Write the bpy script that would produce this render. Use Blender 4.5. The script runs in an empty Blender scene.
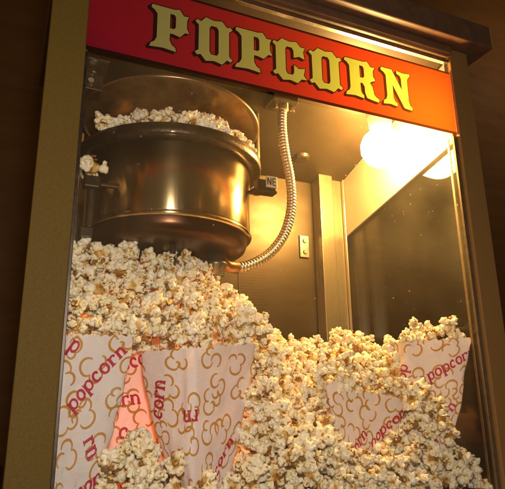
import bpy, bmesh, math, random
import numpy as np
from mathutils import Vector, Matrix, noise
random.seed(7); rng = np.random.default_rng(11)
R = math.radians; PI = math.pi
scn = bpy.context.scene; col = scn.collection

# ------------------------------------------------------------------ materials
def mat(name, base=(.8,.8,.8), rough=.5, metal=0.0, spec=.5, var=None, bump=None, sss=0, sssr=(1,.5,.25), coat=0, emis=None, aniso=0):
    """var=(scale, second colour, amount, stretch) ; bump=(scale, strength, stretch)"""
    m = bpy.data.materials.new(name); m.use_nodes = True
    n = m.node_tree.nodes; l = m.node_tree.links
    b = n['Principled BSDF']
    b.inputs['Base Color'].default_value = (*base, 1); b.inputs['Roughness'].default_value = rough
    b.inputs['Metallic'].default_value = metal; b.inputs['Specular IOR Level'].default_value = spec
    b.inputs['Coat Weight'].default_value = coat
    if sss:
        b.inputs['Subsurface Weight'].default_value = sss
        b.inputs['Subsurface Radius'].default_value = sssr; b.inputs['Subsurface Scale'].default_value = .004
    if emis:
        b.inputs['Emission Color'].default_value = (*emis[:3], 1); b.inputs['Emission Strength'].default_value = emis[3]
    tc = n.new('ShaderNodeTexCoord')
    def coords(stretch):
        mp = n.new('ShaderNodeMapping'); mp.inputs['Scale'].default_value = stretch
        l.new(tc.outputs['Object'], mp.inputs['Vector']); return mp.outputs[0]
    if var:
        sc, c2, amt, st = var
        nz = n.new('ShaderNodeTexNoise'); nz.inputs['Scale'].default_value = sc; nz.inputs['Detail'].default_value = 6
        nz.inputs['Roughness'].default_value = .65
        l.new(coords(st), nz.inputs['Vector'])
        rp = n.new('ShaderNodeValToRGB'); rp.color_ramp.elements[0].position = .35; rp.color_ramp.elements[1].position = .68
        rp.color_ramp.elements[0].color = (*base, 1)
        rp.color_ramp.elements[1].color = (*[base[i]*(1-amt)+c2[i]*amt for i in range(3)], 1)
        l.new(nz.outputs[0], rp.inputs[0]); l.new(rp.outputs[0], b.inputs['Base Color'])
        mr = n.new('ShaderNodeMapRange'); mr.inputs[3].default_value = max(0, rough-.08); mr.inputs[4].default_value = min(1, rough+.14)
        l.new(nz.outputs[0], mr.inputs[0]); l.new(mr.outputs[0], b.inputs['Roughness'])
    if bump:
        nz = n.new('ShaderNodeTexNoise'); nz.inputs['Scale'].default_value = bump[0]; nz.inputs['Detail'].default_value = 4
        l.new(coords(bump[2]), nz.inputs['Vector'])
        bp = n.new('ShaderNodeBump'); bp.inputs['Strength'].default_value = bump[1]; bp.inputs['Distance'].default_value = .002
        l.new(nz.outputs[0], bp.inputs['Height']); l.new(bp.outputs[0], b.inputs['Normal'])
    return m

def thin(name, colr, trans=.5, rough=.4, gloss=.08, tint=None, crinkle=0):
    """a thin sheet (paper, printed film) that lets part of the light through"""
    m = bpy.data.materials.new(name); m.use_nodes = True
    n = m.node_tree.nodes; l = m.node_tree.links; n.clear()
    out = n.new('ShaderNodeOutputMaterial')
    d = n.new('ShaderNodeBsdfDiffuse'); d.inputs[0].default_value = (*colr, 1)
    t = n.new('ShaderNodeBsdfTranslucent'); t.inputs[0].default_value = (*(tint or colr), 1)
    g = n.new('ShaderNodeBsdfGlossy'); g.inputs['Roughness'].default_value = rough
    a = n.new('ShaderNodeMixShader'); a.inputs[0].default_value = trans
    l.new(d.outputs[0], a.inputs[1]); l.new(t.outputs[0], a.inputs[2])
    b = n.new('ShaderNodeMixShader'); b.inputs[0].default_value = gloss
    l.new(a.outputs[0], b.inputs[1]); l.new(g.outputs[0], b.inputs[2]); l.new(b.outputs[0], out.inputs[0])
    tc = n.new('ShaderNodeTexCoord')
    if crinkle:
        nz = n.new('ShaderNodeTexNoise'); nz.inputs['Scale'].default_value = 70; nz.inputs['Detail'].default_value = 5
        l.new(tc.outputs['Object'], nz.inputs['Vector'])
        bp = n.new('ShaderNodeBump'); bp.inputs['Strength'].default_value = crinkle; bp.inputs['Distance'].default_value = .003
        l.new(nz.outputs[0], bp.inputs['Height'])
        for s in (d, t, g): l.new(bp.outputs[0], s.inputs['Normal'])
        mx = n.new('ShaderNodeMixRGB'); mx.blend_type = 'MULTIPLY'; mx.inputs[0].default_value = .35
        n2 = n.new('ShaderNodeTexNoise'); n2.inputs['Scale'].default_value = 45; n2.inputs['Detail'].default_value = 3
        rp = n.new('ShaderNodeValToRGB'); rp.color_ramp.elements[0].position = .3; rp.color_ramp.elements[1].position = .6
        rp.color_ramp.elements[0].color = (.88, .84, .80, 1); rp.color_ramp.elements[1].color = (1, 1, 1, 1)
        l.new(tc.outputs['Object'], n2.inputs['Vector']); l.new(n2.outputs[0], rp.inputs[0])
        mx.inputs[1].default_value = (*colr, 1); l.new(rp.outputs[0], mx.inputs[2]); l.new(mx.outputs[0], d.inputs[0])
    return m

def glass(name, dust_veil=.03, tint=(1, .97, .9)):
    m = bpy.data.materials.new(name); m.use_nodes = True
    n = m.node_tree.nodes; l = m.node_tree.links; n.clear()
    out = n.new('ShaderNodeOutputMaterial')
    tr = n.new('ShaderNodeBsdfTransparent'); tr.inputs[0].default_value = (*tint, 1)
    gl = n.new('ShaderNodeBsdfGlossy'); gl.inputs['Roughness'].default_value = .02
    lw = n.new('ShaderNodeLayerWeight'); lw.inputs[0].default_value = .5
    pw = n.new('ShaderNodeMath'); pw.operation = 'POWER'; pw.inputs[1].default_value = 5; l.new(lw.outputs['Facing'], pw.inputs[0])
    fr = n.new('ShaderNodeMapRange'); fr.inputs[3].default_value = .035; fr.inputs[4].default_value = .9; l.new(pw.outputs[0], fr.inputs[0])
    a = n.new('ShaderNodeMixShader'); l.new(fr.outputs[0], a.inputs[0]); l.new(tr.outputs[0], a.inputs[1]); l.new(gl.outputs[0], a.inputs[2])
    # dusty, oily smears and specks; the even veil is added to imitate lamp glare
    tc = n.new('ShaderNodeTexCoord')
    vo = n.new('ShaderNodeTexVoronoi'); vo.inputs['Scale'].default_value = 75
    l.new(tc.outputs['Object'], vo.inputs['Vector'])
    sp = n.new('ShaderNodeMapRange'); sp.inputs[1].default_value = .10; sp.inputs[2].default_value = .04
    l.new(vo.outputs['Distance'], sp.inputs[0])
    wn = n.new('ShaderNodeSeparateColor'); l.new(vo.outputs['Color'], wn.inputs[0])
    th = n.new('ShaderNodeMath'); th.operation = 'GREATER_THAN'; th.inputs[1].default_value = .80; l.new(wn.outputs[0], th.inputs[0])
    mu = n.new('ShaderNodeMath'); mu.operation = 'MULTIPLY'; l.new(sp.outputs[0], mu.inputs[0]); l.new(th.outputs[0], mu.inputs[1])
    mu2 = n.new('ShaderNodeMath'); mu2.operation = 'MULTIPLY'; mu2.inputs[1].default_value = .35; l.new(mu.outputs[0], mu2.inputs[0])
    nz = n.new('ShaderNodeTexNoise'); nz.inputs['Scale'].default_value = 9; nz.inputs['Detail'].default_value = 8
    l.new(tc.outputs['Object'], nz.inputs['Vector'])
    mr = n.new('ShaderNodeMapRange'); mr.inputs[1].default_value = .35; mr.inputs[2].default_value = .8
    mr.inputs[3].default_value = dust_veil*.4; mr.inputs[4].default_value = dust_veil*1.6; l.new(nz.outputs[0], mr.inputs[0])
    ad = n.new('ShaderNodeMath'); ad.operation = 'ADD'; l.new(mu2.outputs[0], ad.inputs[0]); l.new(mr.outputs[0], ad.inputs[1])
    df = n.new('ShaderNodeBsdfDiffuse'); df.inputs[0].default_value = (.8, .72, .55, 1)
    tl = n.new('ShaderNodeBsdfTranslucent'); tl.inputs[0].default_value = (.8, .72, .55, 1)
    dm = n.new('ShaderNodeMixShader'); dm.inputs[0].default_value = .85; l.new(df.outputs[0], dm.inputs[1]); l.new(tl.outputs[0], dm.inputs[2])
    b = n.new('ShaderNodeMixShader'); l.new(ad.outputs[0], b.inputs[0]); l.new(a.outputs[0], b.inputs[1]); l.new(dm.outputs[0], b.inputs[2])
    l.new(b.outputs[0], out.inputs[0])
    return m

M = {}
M['gold_paint'] = mat('gold_paint', (.125, .070, .009), .65, .0, .1, var=(900, (.065, .038, .008), .6, (1, 1, 1)), bump=(900, .04, (1, 1, 1)))
M['lit_gold_paint'] = mat('lit_gold_paint', (.26, .125, .030), .6, .0, .15, var=(900, (.17, .08, .018), .6, (1, 1, 1)), bump=(900, .04, (1, 1, 1)))  # post paint made lighter and warmer to imitate light on the right post
M['brown_paint'] = mat('brown_paint', (.10, .045, .02), .4, .0, .5, var=(60, (.16, .08, .03), .6, (1, 1, 1)))
M['steel'] = mat('steel', (.062, .043, .020), .36, .6, var=(14, (.036, .022, .009), .7, (1, 1, 3)), bump=(30, .06, (40, 40, 1)))
M['ceiling_steel'] = mat('ceiling_steel', (.068, .046, .024), .36, .6, var=(18, (.040, .024, .010), .7, (1, 1, 1)))
M['kettle_steel'] = mat('kettle_steel', (.92, .70, .38), .21, 1, bump=(40, .10, (1, 1, .03)))
_k = M['kettle_steel'].node_tree; _t = _k.nodes.new('ShaderNodeTangent'); _t.direction_type = 'RADIAL'; _t.axis = 'Z'   # brushed round the drum
_k.links.new(_t.outputs[0], _k.nodes['Principled BSDF'].inputs['Tangent']); _k.nodes['Principled BSDF'].inputs['Anisotropic'].default_value = .9; _k.nodes['Principled BSDF'].inputs['Anisotropic Rotation'].default_value = .25
M['lid_steel'] = mat('lid_steel', (.30, .19, .085), .30, .85, var=(40, (.15, .08, .03), .8, (1, 1, 1)), bump=(22, .3, (1, 1, 1)))
M['oily_metal'] = mat('oily_metal', (.075, .042, .020), .33, .6, var=(75, (.02, .010, .005), .9, (1, 1, 1)), bump=(220, .35, (1, 1, 1)), coat=.3)
M['pan_metal'] = mat('pan_metal', (.08, .034, .014), .28, .8, var=(30, (.10, .04, .02), .8, (1, 1, 1)))
M['dark_metal'] = mat('dark_metal', (.04, .03, .02), .35, .7, var=(80, (.12, .07, .03), .5, (1, 1, 1)))
M['grey_metal'] = mat('grey_metal', (.22, .20, .18), .35, .9, var=(60, (.12, .09, .06), .6, (1, 1, 1)))
M['bright_metal'] = mat('bright_metal', (.75, .70, .60), .22, 1, var=(90, (.5, .42, .3), .5, (1, 1, 1)))
M['channel_metal'] = mat('channel_metal', (.32, .22, .10), .45, .8, var=(90, (.16, .10, .05), .6, (1, 1, 1)))
M['conduit_metal'] = mat('conduit_metal', (.74, .62, .44), .36, .9, var=(120, (.40, .26, .14), .7, (1, 1, 1)))
M['white_panel'] = mat('white_panel', (.30, .24, .165), .45, .1, var=(25, (.25, .20, .13), .5, (1, 1, 1)))
M['aluminium'] = mat('aluminium', (.52, .43, .28), .27, .85, var=(20, (.26, .20, .12), .6, (4, 4, .5)), bump=(60, .05, (8, 8, .3)))
M['deck_metal'] = mat('deck_metal', (.14, .09, .05), .35, .7, var=(40, (.08, .04, .02), .7, (1, 1, 1)))
M['bulb'] = mat('bulb_glow', (1, .8, .5), .3, emis=(1, .62, .20, 290))
M['low_bulb'] = mat('warming_bulb_glow', (1, .6, .3), .3, emis=(1, .36, .08, 220))
M['glass'] = glass('dusty_glass', .032)
M['side_glass'] = glass('side_glass', .010)
M['red_film'] = thin('red_film', (.12, .001, .013), .16, .3, .02, tint=(.85, .085, .006))
M['yellow_film'] = thin('yellow_film', (.20, .17, .065), .15, .3, .02, tint=(.75, .85, .07))
M['black_print'] = thin('black_print', (.012, .006, .005), .3, .3, .03, tint=(.05, .012, .003))
M['paper'] = thin('paper', (.88, .88, .92), .28, .5, .02, tint=(1, .62, .34), crinkle=.8)
M['gold_ink'] = thin('gold_ink', (.62, .34, .05), .35, .5, .02, tint=(.7, .3, .05))
M['red_ink'] = thin('red_ink', (.52, .02, .07), .30, .5, .02, tint=(.7, .03, .04))
M['hull'] = mat('hull', (.22, .085, .012), .22, 0, .6, var=(300, (.42, .22, .035), .9, (1, 1, 1)), sss=.25, sssr=(1, .4, .1), coat=.3)
M['wall_wood'] = mat('wall_wood', (.26, .115, .030), .6, 0, .2, var=(5, (.19, .08, .022), .8, (1, 1, 5)))
M['counter'] = mat('counter_top', (.10, .06, .04), .5, 0, .4, var=(20, (.06, .03, .02), .7, (1, 1, 1)))
M['label_plate'] = mat('label_plate', (.62, .55, .42), .45, .3, var=(60, (.5, .4, .3), .6, (1, 1, 1)))
# popcorn: cream foam with golden creases (the tint attribute marks the hull side and the buttered folds)
pm = mat('popcorn', (.86, .79, .62), .45, 0, .4, sss=.35, sssr=(1, .55, .25))
_n = pm.node_tree.nodes; _l = pm.node_tree.links
_at = _n.new('ShaderNodeAttribute'); _at.attribute_name = 'tint'
_rp = _n.new('ShaderNodeValToRGB'); e = _rp.color_ramp.elements
e[0].position = 0; e[0].color = (.92, .87, .75, 1); e[1].position = 1; e[1].color = (.36, .15, .025, 1)
x = e.new(.28); x.color = (.89, .81, .58, 1); x = e.new(.48); x.color = (.80, .62, .26, 1); x = e.new(.75); x.color = (.52, .28, .06, 1)
_l.new(_at.outputs['Fac'], _rp.inputs[0])
_oi = _n.new('ShaderNodeTexNoise'); _oi.inputs['Scale'].default_value = 420; _oi.inputs['Detail'].default_value = 3
_tc = _n.new('ShaderNodeTexCoord'); _l.new(_tc.outputs['Object'], _oi.inputs['Vector'])
_bp = _n.new('ShaderNodeBump'); _bp.inputs['Strength'].default_value = .35; _bp.inputs['Distance'].default_value = .0008
_l.new(_oi.outputs[0], _bp.inputs['Height']); _l.new(_bp.outputs[0], _n['Principled BSDF'].inputs['Normal'])
_l.new(_rp.outputs[0], _n['Principled BSDF'].inputs['Base Color'])
M['popcorn'] = pm

# ------------------------------------------------------------------ object helpers
def tag(o, label=None, cat=None, group=None, kind=None):
    if label: o['label'] = label
    if cat: o['category'] = cat
    if group: o['group'] = group
    if kind: o['kind'] = kind
    return o
def empty(name, loc, label, cat, group=None):
    o = bpy.data.objects.new(name, None); col.objects.link(o); o.location = loc
    o.empty_display_size = .02
    return tag(o, label, cat, group)
def link(name, me, m, parent=None, smooth=False, label=None):
    o = bpy.data.objects.new(name, me); col.objects.link(o)
    for k in (m if isinstance(m, (list, tuple)) else [m]): me.materials.append(k)
    if parent is not None:
        o.parent = parent
        bpy.context.view_layer.update()
        o.matrix_parent_inverse = parent.matrix_world.inverted()
    if smooth:
        for p in me.polygons: p.use_smooth = True
    if label: o['label'] = label
    return o
def bm_obj(name, bm, m, parent=None, smooth=False, bevel=0, label=None):
    me = bpy.data.meshes.new(name); bmesh.ops.recalc_face_normals(bm, faces=bm.faces); bm.to_mesh(me); bm.free()
    o = link(name, me, m, parent, smooth, label)
    if bevel:
        md = o.modifiers.new('bevel', 'BEVEL'); md.width = bevel; md.segments = 2; md.limit_method = 'ANGLE'
    return o
def box(bm, a, b):
    v = [bm.verts.new((x, y, z)) for x in (a[0], b[0]) for y in (a[1], b[1]) for z in (a[2], b[2])]
    for f in ((0,1,3,2), (4,6,7,5), (0,4,5,1), (2,3,7,6), (0,2,6,4), (1,5,7,3)): bm.faces.new([v[i] for i in f])
def hexa(bm, pts):   # 8 points: 4 bottom loop, 4 top loop
    v = [bm.verts.new(p) for p in pts]
    for f in ((0,3,2,1), (4,5,6,7), (0,1,5,4), (1,2,6,5), (2,3,7,6), (3,0,4,7)): bm.faces.new([v[i] for i in f])
def lathe(bm, prof, c, seg=96, close=False):
    rings = []
    for r, z in prof:
        if r < 1e-6: rings.append([bm.verts.new((c[0], c[1], c[2]+z))])
        else: rings.append([bm.verts.new((c[0]+r*math.cos(2*PI*i/seg), c[1]+r*math.sin(2*PI*i/seg), c[2]+z)) for i in range(seg)])
    pairs = list(zip(rings, rings[1:])) + ([(rings[-1], rings[0])] if close else [])
    for a, b in pairs:
        for i in range(seg):
            j = (i+1) % seg
            if len(a) == 1 and len(b) == 1: continue
            if len(a) == 1: bm.faces.new((a[0], b[i], b[j]))
            elif len(b) == 1: bm.faces.new((a[i], b[0], a[j]))
            else: bm.faces.new((a[i], b[i], b[j], a[j]))
def catmull(P, n):
    P = [Vector(p) for p in P]; P = [P[0]*2-P[1]] + P + [P[-1]*2-P[-2]]; out = []
    for i in range(1, len(P)-2):
        for k in range(n):
            t = k/n; a, b, c, d = P[i-1:i+3]
            out.append(.5*((2*b)+(c-a)*t+(2*a-5*b+4*c-d)*t*t+(3*b-a-3*c+d)*t**3))
    out.append(P[-2]); return out
def tube(bm, pts, rad, seg=14):
    rings = []; up = Vector((0, 1, 0))
    for i, p in enumerate(pts):
        d = (pts[min(i+1, len(pts)-1)]-pts[max(i-1, 0)]).normalized()
        s = d.cross(up).normalized(); u = s.cross(d)
        r = rad(i) if callable(rad) else rad
        rings.append([bm.verts.new(p+(s*math.cos(2*PI*k/seg)+u*math.sin(2*PI*k/seg))*r) for k in range(seg)])
    for a, b in zip(rings, rings[1:]):
        for k in range(seg): bm.faces.new((a[k], b[k], b[(k+1)%seg], a[(k+1)%seg]))
    bm.faces.new(rings[0]); bm.faces.new(rings[-1][::-1])

# ------------------------------------------------------------------ camera (35 mm-ish view, pitched up and turned right)
AX = Vector((.9132, .1018, .3946)); AY = Vector((-.4073, .2599, .8755)); AZ = Vector((-.0134, -.9603, .2788))
CAM = Vector((-.300, -.526, .10)); FPX = 560.
right = Vector((AX[0], AY[0], AZ[0])); down = Vector((AX[1], AY[1], AZ[1])); fwd = Vector((AX[2], AY[2], AZ[2]))
cd = bpy.data.cameras.new('camera'); cam = bpy.data.objects.new('camera', cd); col.objects.link(cam)
Rm = Matrix((right, -down, -fwd)).transposed()
cam.matrix_world = Matrix.Translation(CAM) @ Rm.to_4x4()
cd.sensor_width = 36; cd.lens = 36*FPX/505; cd.clip_start = .01; cd.clip_end = 50
scn.camera = cam
def at(px, py, y):
    """a measured point of the photograph, on the plane standing y metres behind the front glass"""
    d = right*((px-252.5)/FPX)+down*((py-244.5)/FPX)+fwd
    return CAM+d*((y-CAM.y)/d.y)

# ------------------------------------------------------------------ room
bm = bmesh.new(); box(bm, (-3, -2.5, -.06), (3.5, 1.5, -.05)); 
tag(bm_obj('counter', bm, M['counter']), kind='structure')
bm = bmesh.new(); box(bm, (-3, 1.3, -1), (3.5, 1.35, 3)); tag(bm_obj('wall', bm, M['wall_wood']), kind='structure')

# ------------------------------------------------------------------ popcorn machine
W = .25; D = .30; ZB = .4585; ZT = .5570; DROP = .068       # half width, depth, sign bottom and top, fall of the ceiling to the back
mach = empty('popcorn_machine', (0, .15, -.05), 'glass fronted popcorn machine with red POPCORN sign and gold posts', 'popcorn machine')
def part(name, bm, m, smooth=False, bevel=0, parent=None, label=None): return bm_obj(name, bm, m, parent or mach, smooth, bevel, label)
for s in (-1, 1):
    bm = bmesh.new(); box(bm, *(((-W-.036, -.006, -.05), (-W, .030, .66)) if s < 0 else ((W, -.006, -.05), (W+.034, .0045, .5945))))
    part('front_post', bm, M['gold_paint'] if s < 0 else M['lit_gold_paint'], bevel=.0012)
    bm = bmesh.new()     # metal channel that holds the pane
    xa, xb = (-W+.0003, -W+.0035) if s < 0 else (W-.0065, W-.0003)
    box(bm, (xa, -.001, 0), (xb, .003, ZB-.002))
    if s > 0: box(bm, (W-.0095, .006, 0), (W-.0080, .010, ZB-.004))
    part('glass_channel', bm, M['channel_metal'] if s > 0 else M['dark_metal'], bevel=.0005)
# rear posts
bm = bmesh.new(); box(bm, (.192, D-.028, 0), (.2195, D-.001, .52)); box(bm, (.2198, D-.018, 0), (.2440, D-.001, .52)); box(bm, (.2445, D-.024, 0), (.2470, D-.001, .52))
part('rear_post', bm, M['aluminium'], bevel=.003)
bm = bmesh.new(); box(bm, (-.2490, D-.028, 0), (-.215, D-.001, .52)); part('rear_post', bm, M['aluminium'], bevel=.003)
# base and deck
bm = bmesh.new(); box(bm, (-W-.034, -.004, -.049), (W+.032, D+.03, -.004)); part('base_cabinet', bm, M['brown_paint'], bevel=.002)
bm = bmesh.new(); box(bm, (-W+.001, .002, -.0035), (W-.001, D-.001, 0)); part('deck', bm, M['deck_metal'])
# back wall, ceiling
bm = bmesh.new(); box(bm, (-W, D, -.003), (W+.03, D+.004, .60)); back = part('back_wall', bm, M['steel'])
bm = bmesh.new()
hexa(bm, [(-W, .004, ZT+.020), (W, .004, ZT+.020), (W, D-.0005, ZT+.003-DROP), (-W, D-.0005, ZT+.003-DROP),
          (-W, .004, ZT+.024), (W, .004, ZT+.024), (W, D-.0005, ZT+.007-DROP), (-W, D-.0005, ZT+.007-DROP)])
part('ceiling_panel', bm, M['ceiling_steel'])
# side valances (their inner faces show white at the right)
for s in (-1, 1):
    x0, x1 = (W-.003, W) if s > 0 else (-W, -W+.003)
    bm = bmesh.new()
    hexa(bm, [(x0, .004, ZB-.009), (x1, .004, ZB-.009), (x1, D-.0006, ZB-.004-DROP), (x0, D-.0006, ZB-.004-DROP),
              (x0, .004, ZT+.0175), (x1, .004, ZT+.0175), (x1, D-.0006, ZT+.0025-DROP), (x0, D-.0006, ZT+.0025-DROP)])
    part('side_valance', bm, M['white_panel'] if s > 0 else M['brown_paint'])  # unseen left one made dark so less light bounces onto the sign
    bm = bmesh.new(); xg = s*(W+.004)
    box(bm, (xg-.0015, .031 if s < 0 else .0052, 0), (xg+.0015, D-.001, ZB-.002)); part('side_glass', bm, M['side_glass'])
    bm = bmesh.new(); xg = s*(W+.018)
    box(bm, (xg-.012, .031 if s < 0 else .0052, -.003), (xg+.012, D-.001, -.0001)); part('side_sill', bm, M['brown_paint'])
# front glass
bm = bmesh.new(); box(bm, (-W+.0036, 0, .002), (W-.0066, .0025, ZB-.003)); part('front_glass', bm, M['glass'])
# trim under the roof and roof
bm = bmesh.new(); box(bm, (-W+.0003, -.0035, ZT+.0150), (W-.0003, .0035, ZT+.0195)); part('roof_trim', bm, M['bright_metal'], bevel=.0008)
bm = bmesh.new(); box(bm, (-W-.0362, -.030, ZT+.0385), (W+.062, D+.03, ZT+.075))
box(bm, (-W+.0002, -.012, ZT+.0250), (W-.0002, D, ZT+.0380))
part('roof', bm, M['brown_paint'], bevel=.002)

# --- sign: printed film, cut by scanlines into red ground, black outlines and yellow letters
def O_(w=1): return [[(.07,.2),(.07,.8),(-.03,.87),(.03,.93),(.13,.90),(.27,1.03),(.50,.99),(.73,1.03),(.87,.90),(.97,.93),(1.03,.87),(.93,.8),(.93,.2),(1.03,.13),(.97,.07),(.87,.10),(.73,-.03),(.5,.01),(.27,-.03),(.13,.10),(.03,.07),(-.03,.13)],
                     [(.37,.22),(.42,.15),(.58,.15),(.63,.22),(.63,.78),(.58,.85),(.42,.85),(.37,.78)]]
C_ = [[(.07,.2),(.07,.8),(-.03,.87),(.03,.93),(.13,.90),(.27,1.03),(.50,.99),(.73,1.03),(.85,.92),(1.0,.92),(.94,.80),(.98,.62),(.80,.66),(.63,.60),(.63,.78),(.58,.85),(.42,.85),(.37,.78),
       (.37,.22),(.42,.15),(.58,.15),(.63,.22),(.63,.42),(.78,.34),(.98,.38),(.93,.2),(1.03,.10),(.86,.09),(.73,-.03),(.5,.01),(.27,-.03),(.13,.10),(.03,.07),(-.03,.13)]]
P_ = [[(-.06,0),(-.02,.09),(.07,.14),(.13,.24),(.13,.80),(.05,.88),(-.04,.92),(-.02,1.0),(.60,1.0),(.74,1.03),(.86,.90),(1.0,.91),(.95,.80),(.95,.62),(1.02,.50),(.90,.50),(.76,.37),(.60,.40),(.48,.40),(.48,.24),(.54,.14),(.64,.09),(.66,0),(.30,.03)],
      [(.48,.53),(.60,.53),(.64,.58),(.64,.82),(.60,.87),(.48,.87)]]
R_ = [[(-.06,0),(-.02,.09),(.07,.14),(.11,.24),(.11,.80),(.03,.88),(-.06,.92),(-.02,1.0),(.60,1.0),(.74,1.03),(.86,.90),(1.0,.91),(.93,.80),(.93,.66),(1.0,.55),(.86,.50),(.80,.46),(.88,.36),(.92,.16),(1.0,.10),(1.10,.06),(1.06,-.02),(.84,.0),(.66,.03),(.60,.16),(.60,.32),(.54,.40),(.46,.40),(.46,.20),(.50,.12),(.56,.08),(.56,0),(.26,.03)],
      [(.46,.55),(.57,.55),(.61,.60),(.61,.82),(.57,.87),(.46,.87)]]
N_ = [[(-.04,0),(-.02,.09),(.07,.14),(.12,.24),(.12,.80),(.04,.88),(-.06,.92),(-.04,1.0),(.36,1.0),(.70,.48),(.70,.80),(.66,.88),(.54,.92),(.55,1.0),(.80,.97),(1.06,1.0),(1.04,.92),(.97,.87),(.93,.78),(.93,.20),(.97,.10),(1.05,.06),(1.03,-.02),(.74,.0),(.35,.58),(.35,.22),(.40,.12),(.48,.08),(.47,0),(.22,.03)]]
LET = [(P_, -.1815, .042), (O_(), -.1305, .0435), (P_, -.0800, .0455), (C_, -.0320, .044), (O_(), .0185, .046), (R_, .0725, .0450), (N_, .1300, .0435)]
LZ0, LH = .4805, .0550
def scan(polys, z):
    xs = []
    for P in polys:
        for (xa, za), (xb, zb) in zip(P, P[1:]+P[:1]):
            if (za <= z) != (zb <= z): xs.append(xa+(z-za)/(zb-za)*(xb-xa))
    xs.sort(); return list(zip(xs[::2], xs[1::2]))
def union(iv):
    out = []
    for a, b in sorted(iv):
        if out and a <= out[-1][1]: out[-1][1] = max(out[-1][1], b)
        else: out.append([a, b])
    return out
def minus(A, B):
    out = []
    for a, b in A:
        c = a
        for p, q in B:
            if q <= c or p >= b: continue
            if p > c: out.append((c, p))
            c = max(c, q)
        if c < b: out.append((c, b))
    return out
world_polys = [[[(x0+px*w, LZ0+pz*LH) for px, pz in P] for P in polys] for polys, x0, w in LET]
SH = [(math.cos(a)*.0012, math.sin(a)*.0012) for a in np.arange(0, 2*PI, PI/6)] + [(-.0012*k-.001*math.cos(a), -.0010*k-.001*math.sin(a)) for k in (1, 2, 3) for a in (0, 1.57, 3.14, 4.71)]
rowh = .0003; rows = int(round((ZT-ZB)/rowh))
def rowquads(bm, ivs, z0, z1, mi, y=-.0015):
    for a, b in ivs:
        if b-a < 1e-5: continue
        f = bm.faces.new([bm.verts.new(p) for p in ((a, y, z0), (b, y, z0), (b, y, z1), (a, y, z1))]); f.material_index = mi
redbm = bmesh.new(); letbms = [bmesh.new() for _ in LET]
for i in range(rows):
    z0 = ZB+i*(ZT-ZB)/rows; z1 = ZB+(i+1)*(ZT-ZB)/rows; zc = (z0+z1)/2
    allblack = []; allfill = []; black_per = []
    for k, P in enumerate(world_polys):
        fill = union(scan(P, zc)); allfill += fill
        bl = union([(a+dx, b+dx) for dx, dz in SH for a, b in scan(P, zc-dz)])
        black_per.append((fill, bl))
    U = union(allfill); prev = []
    for k, (fill, bl) in enumerate(black_per):
        ring = minus(minus(bl, U), union(prev)); prev += bl
        rowquads(letbms[k], fill, z0, z1, 0); rowquads(letbms[k], ring, z0, z1, 1)
    A = union(prev+allfill)
    edge = (zc-ZB < .0042) or (ZT-zc < .0030)
    line = [(-W+.0003, W-.0003)]
    rowquads(redbm, minus(line, A), z0, z1, 1 if edge else 0)
sign = part('sign_panel', redbm, [M['red_film'], M['black_print']], label='red printed sign panel, glowing orange at its right end')
for b_ in letbms: part('letter', b_, [M['yellow_film'], M['black_print']], parent=sign)
# clear sheet that carries the print
# --- hinge plate with two screws on the back wall
p0 = at(299.5, 235, D-.003); p1 = at(309.5, 258, D-.003)
bm = bmesh.new(); box(bm, (p0.x, D-.0035, p1.z), (p1.x, D-.0002, p0.z)); hp = part('hinge_plate', bm, M['bright_metal'], bevel=.0008, parent=back)
def disc_y(bm, c, r, y0, y1, seg=20):
    a = [bm.verts.new((c.x+r*math.cos(2*PI*i/seg), y0, c.z+r*math.sin(2*PI*i/seg))) for i in range(seg)]
    b = [bm.verts.new((c.x+r*.8*math.cos(2*PI*i/seg), y1, c.z+r*.8*math.sin(2*PI*i/seg))) for i in range(seg)]
    for i in range(seg): bm.faces.new((a[i], a[(i+1)%seg], b[(i+1)%seg], b[i]))
    bm.faces.new(b)
bm = bmesh.new()
for q in ((304.7, 241), (305.2, 252)): disc_y(bm, at(*q, D-.0036), .0042, D-.0036, D-.0058)
part('screw', bm, M['grey_metal'], parent=back)
# faint notice on the back wall: worn rows of small print
bm = bmesh.new(); q0 = at(238, 262, D); q1 = at(269, 320, D)
box(bm, (q0.x, D-.0012, q1.z), (q1.x, D-.0002, q0.z)); pl = part('notice_plate', bm, M['steel'], parent=back)
bm = bmesh.new(); rn = random.Random(3)
for k in range(17):
    z = q0.z-.004-k*(q0.z-q1.z-.008)/17; x = q0.x+.003
    while x < q1.x-.004:
        wd = rn.uniform(.001, .0035); box(bm, (x, D-.00135, z-.0007), (min(x+wd, q1.x-.002), D-.0011, z)); x += wd+.0008
part('worn_print', bm, M['pan_metal'], parent=back)
# dark round cover on the ceiling
def ceil_z(y): return ZT+.020-(y-.004)/(D-.0045)*(DROP+.017)
yc = .24; pc = at(303, 172, yc); bm = bmesh.new()
lathe(bm, [(0, -.004), (.010, -.004), (.013, -.002), (.015, .003), (0, .003)], (pc.x-.002, yc, ceil_z(yc)-.001), 32)
part('vent_cap', bm, M['dark_metal'], smooth=False)
# bracket with bolts at the upper left
bm = bmesh.new(); c = at(97, 68, .03); box(bm, (c.x-.012, .020, c.z+.004), (c.x+.012, .05, c.z+.0062)); box(bm, (c.x-.012, .048, c.z-.016), (c.x+.010, .0505, c.z+.004))
part('corner_bracket', bm, M['oily_metal'], bevel=.0006)
bm = bmesh.new()
for q in ((94, 70.5), (91, 80.5)):
    cc = at(*q, .046); disc_y(bm, cc, .004, .0478, .0445)
part('bolt', bm, M['bright_metal'])

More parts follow.
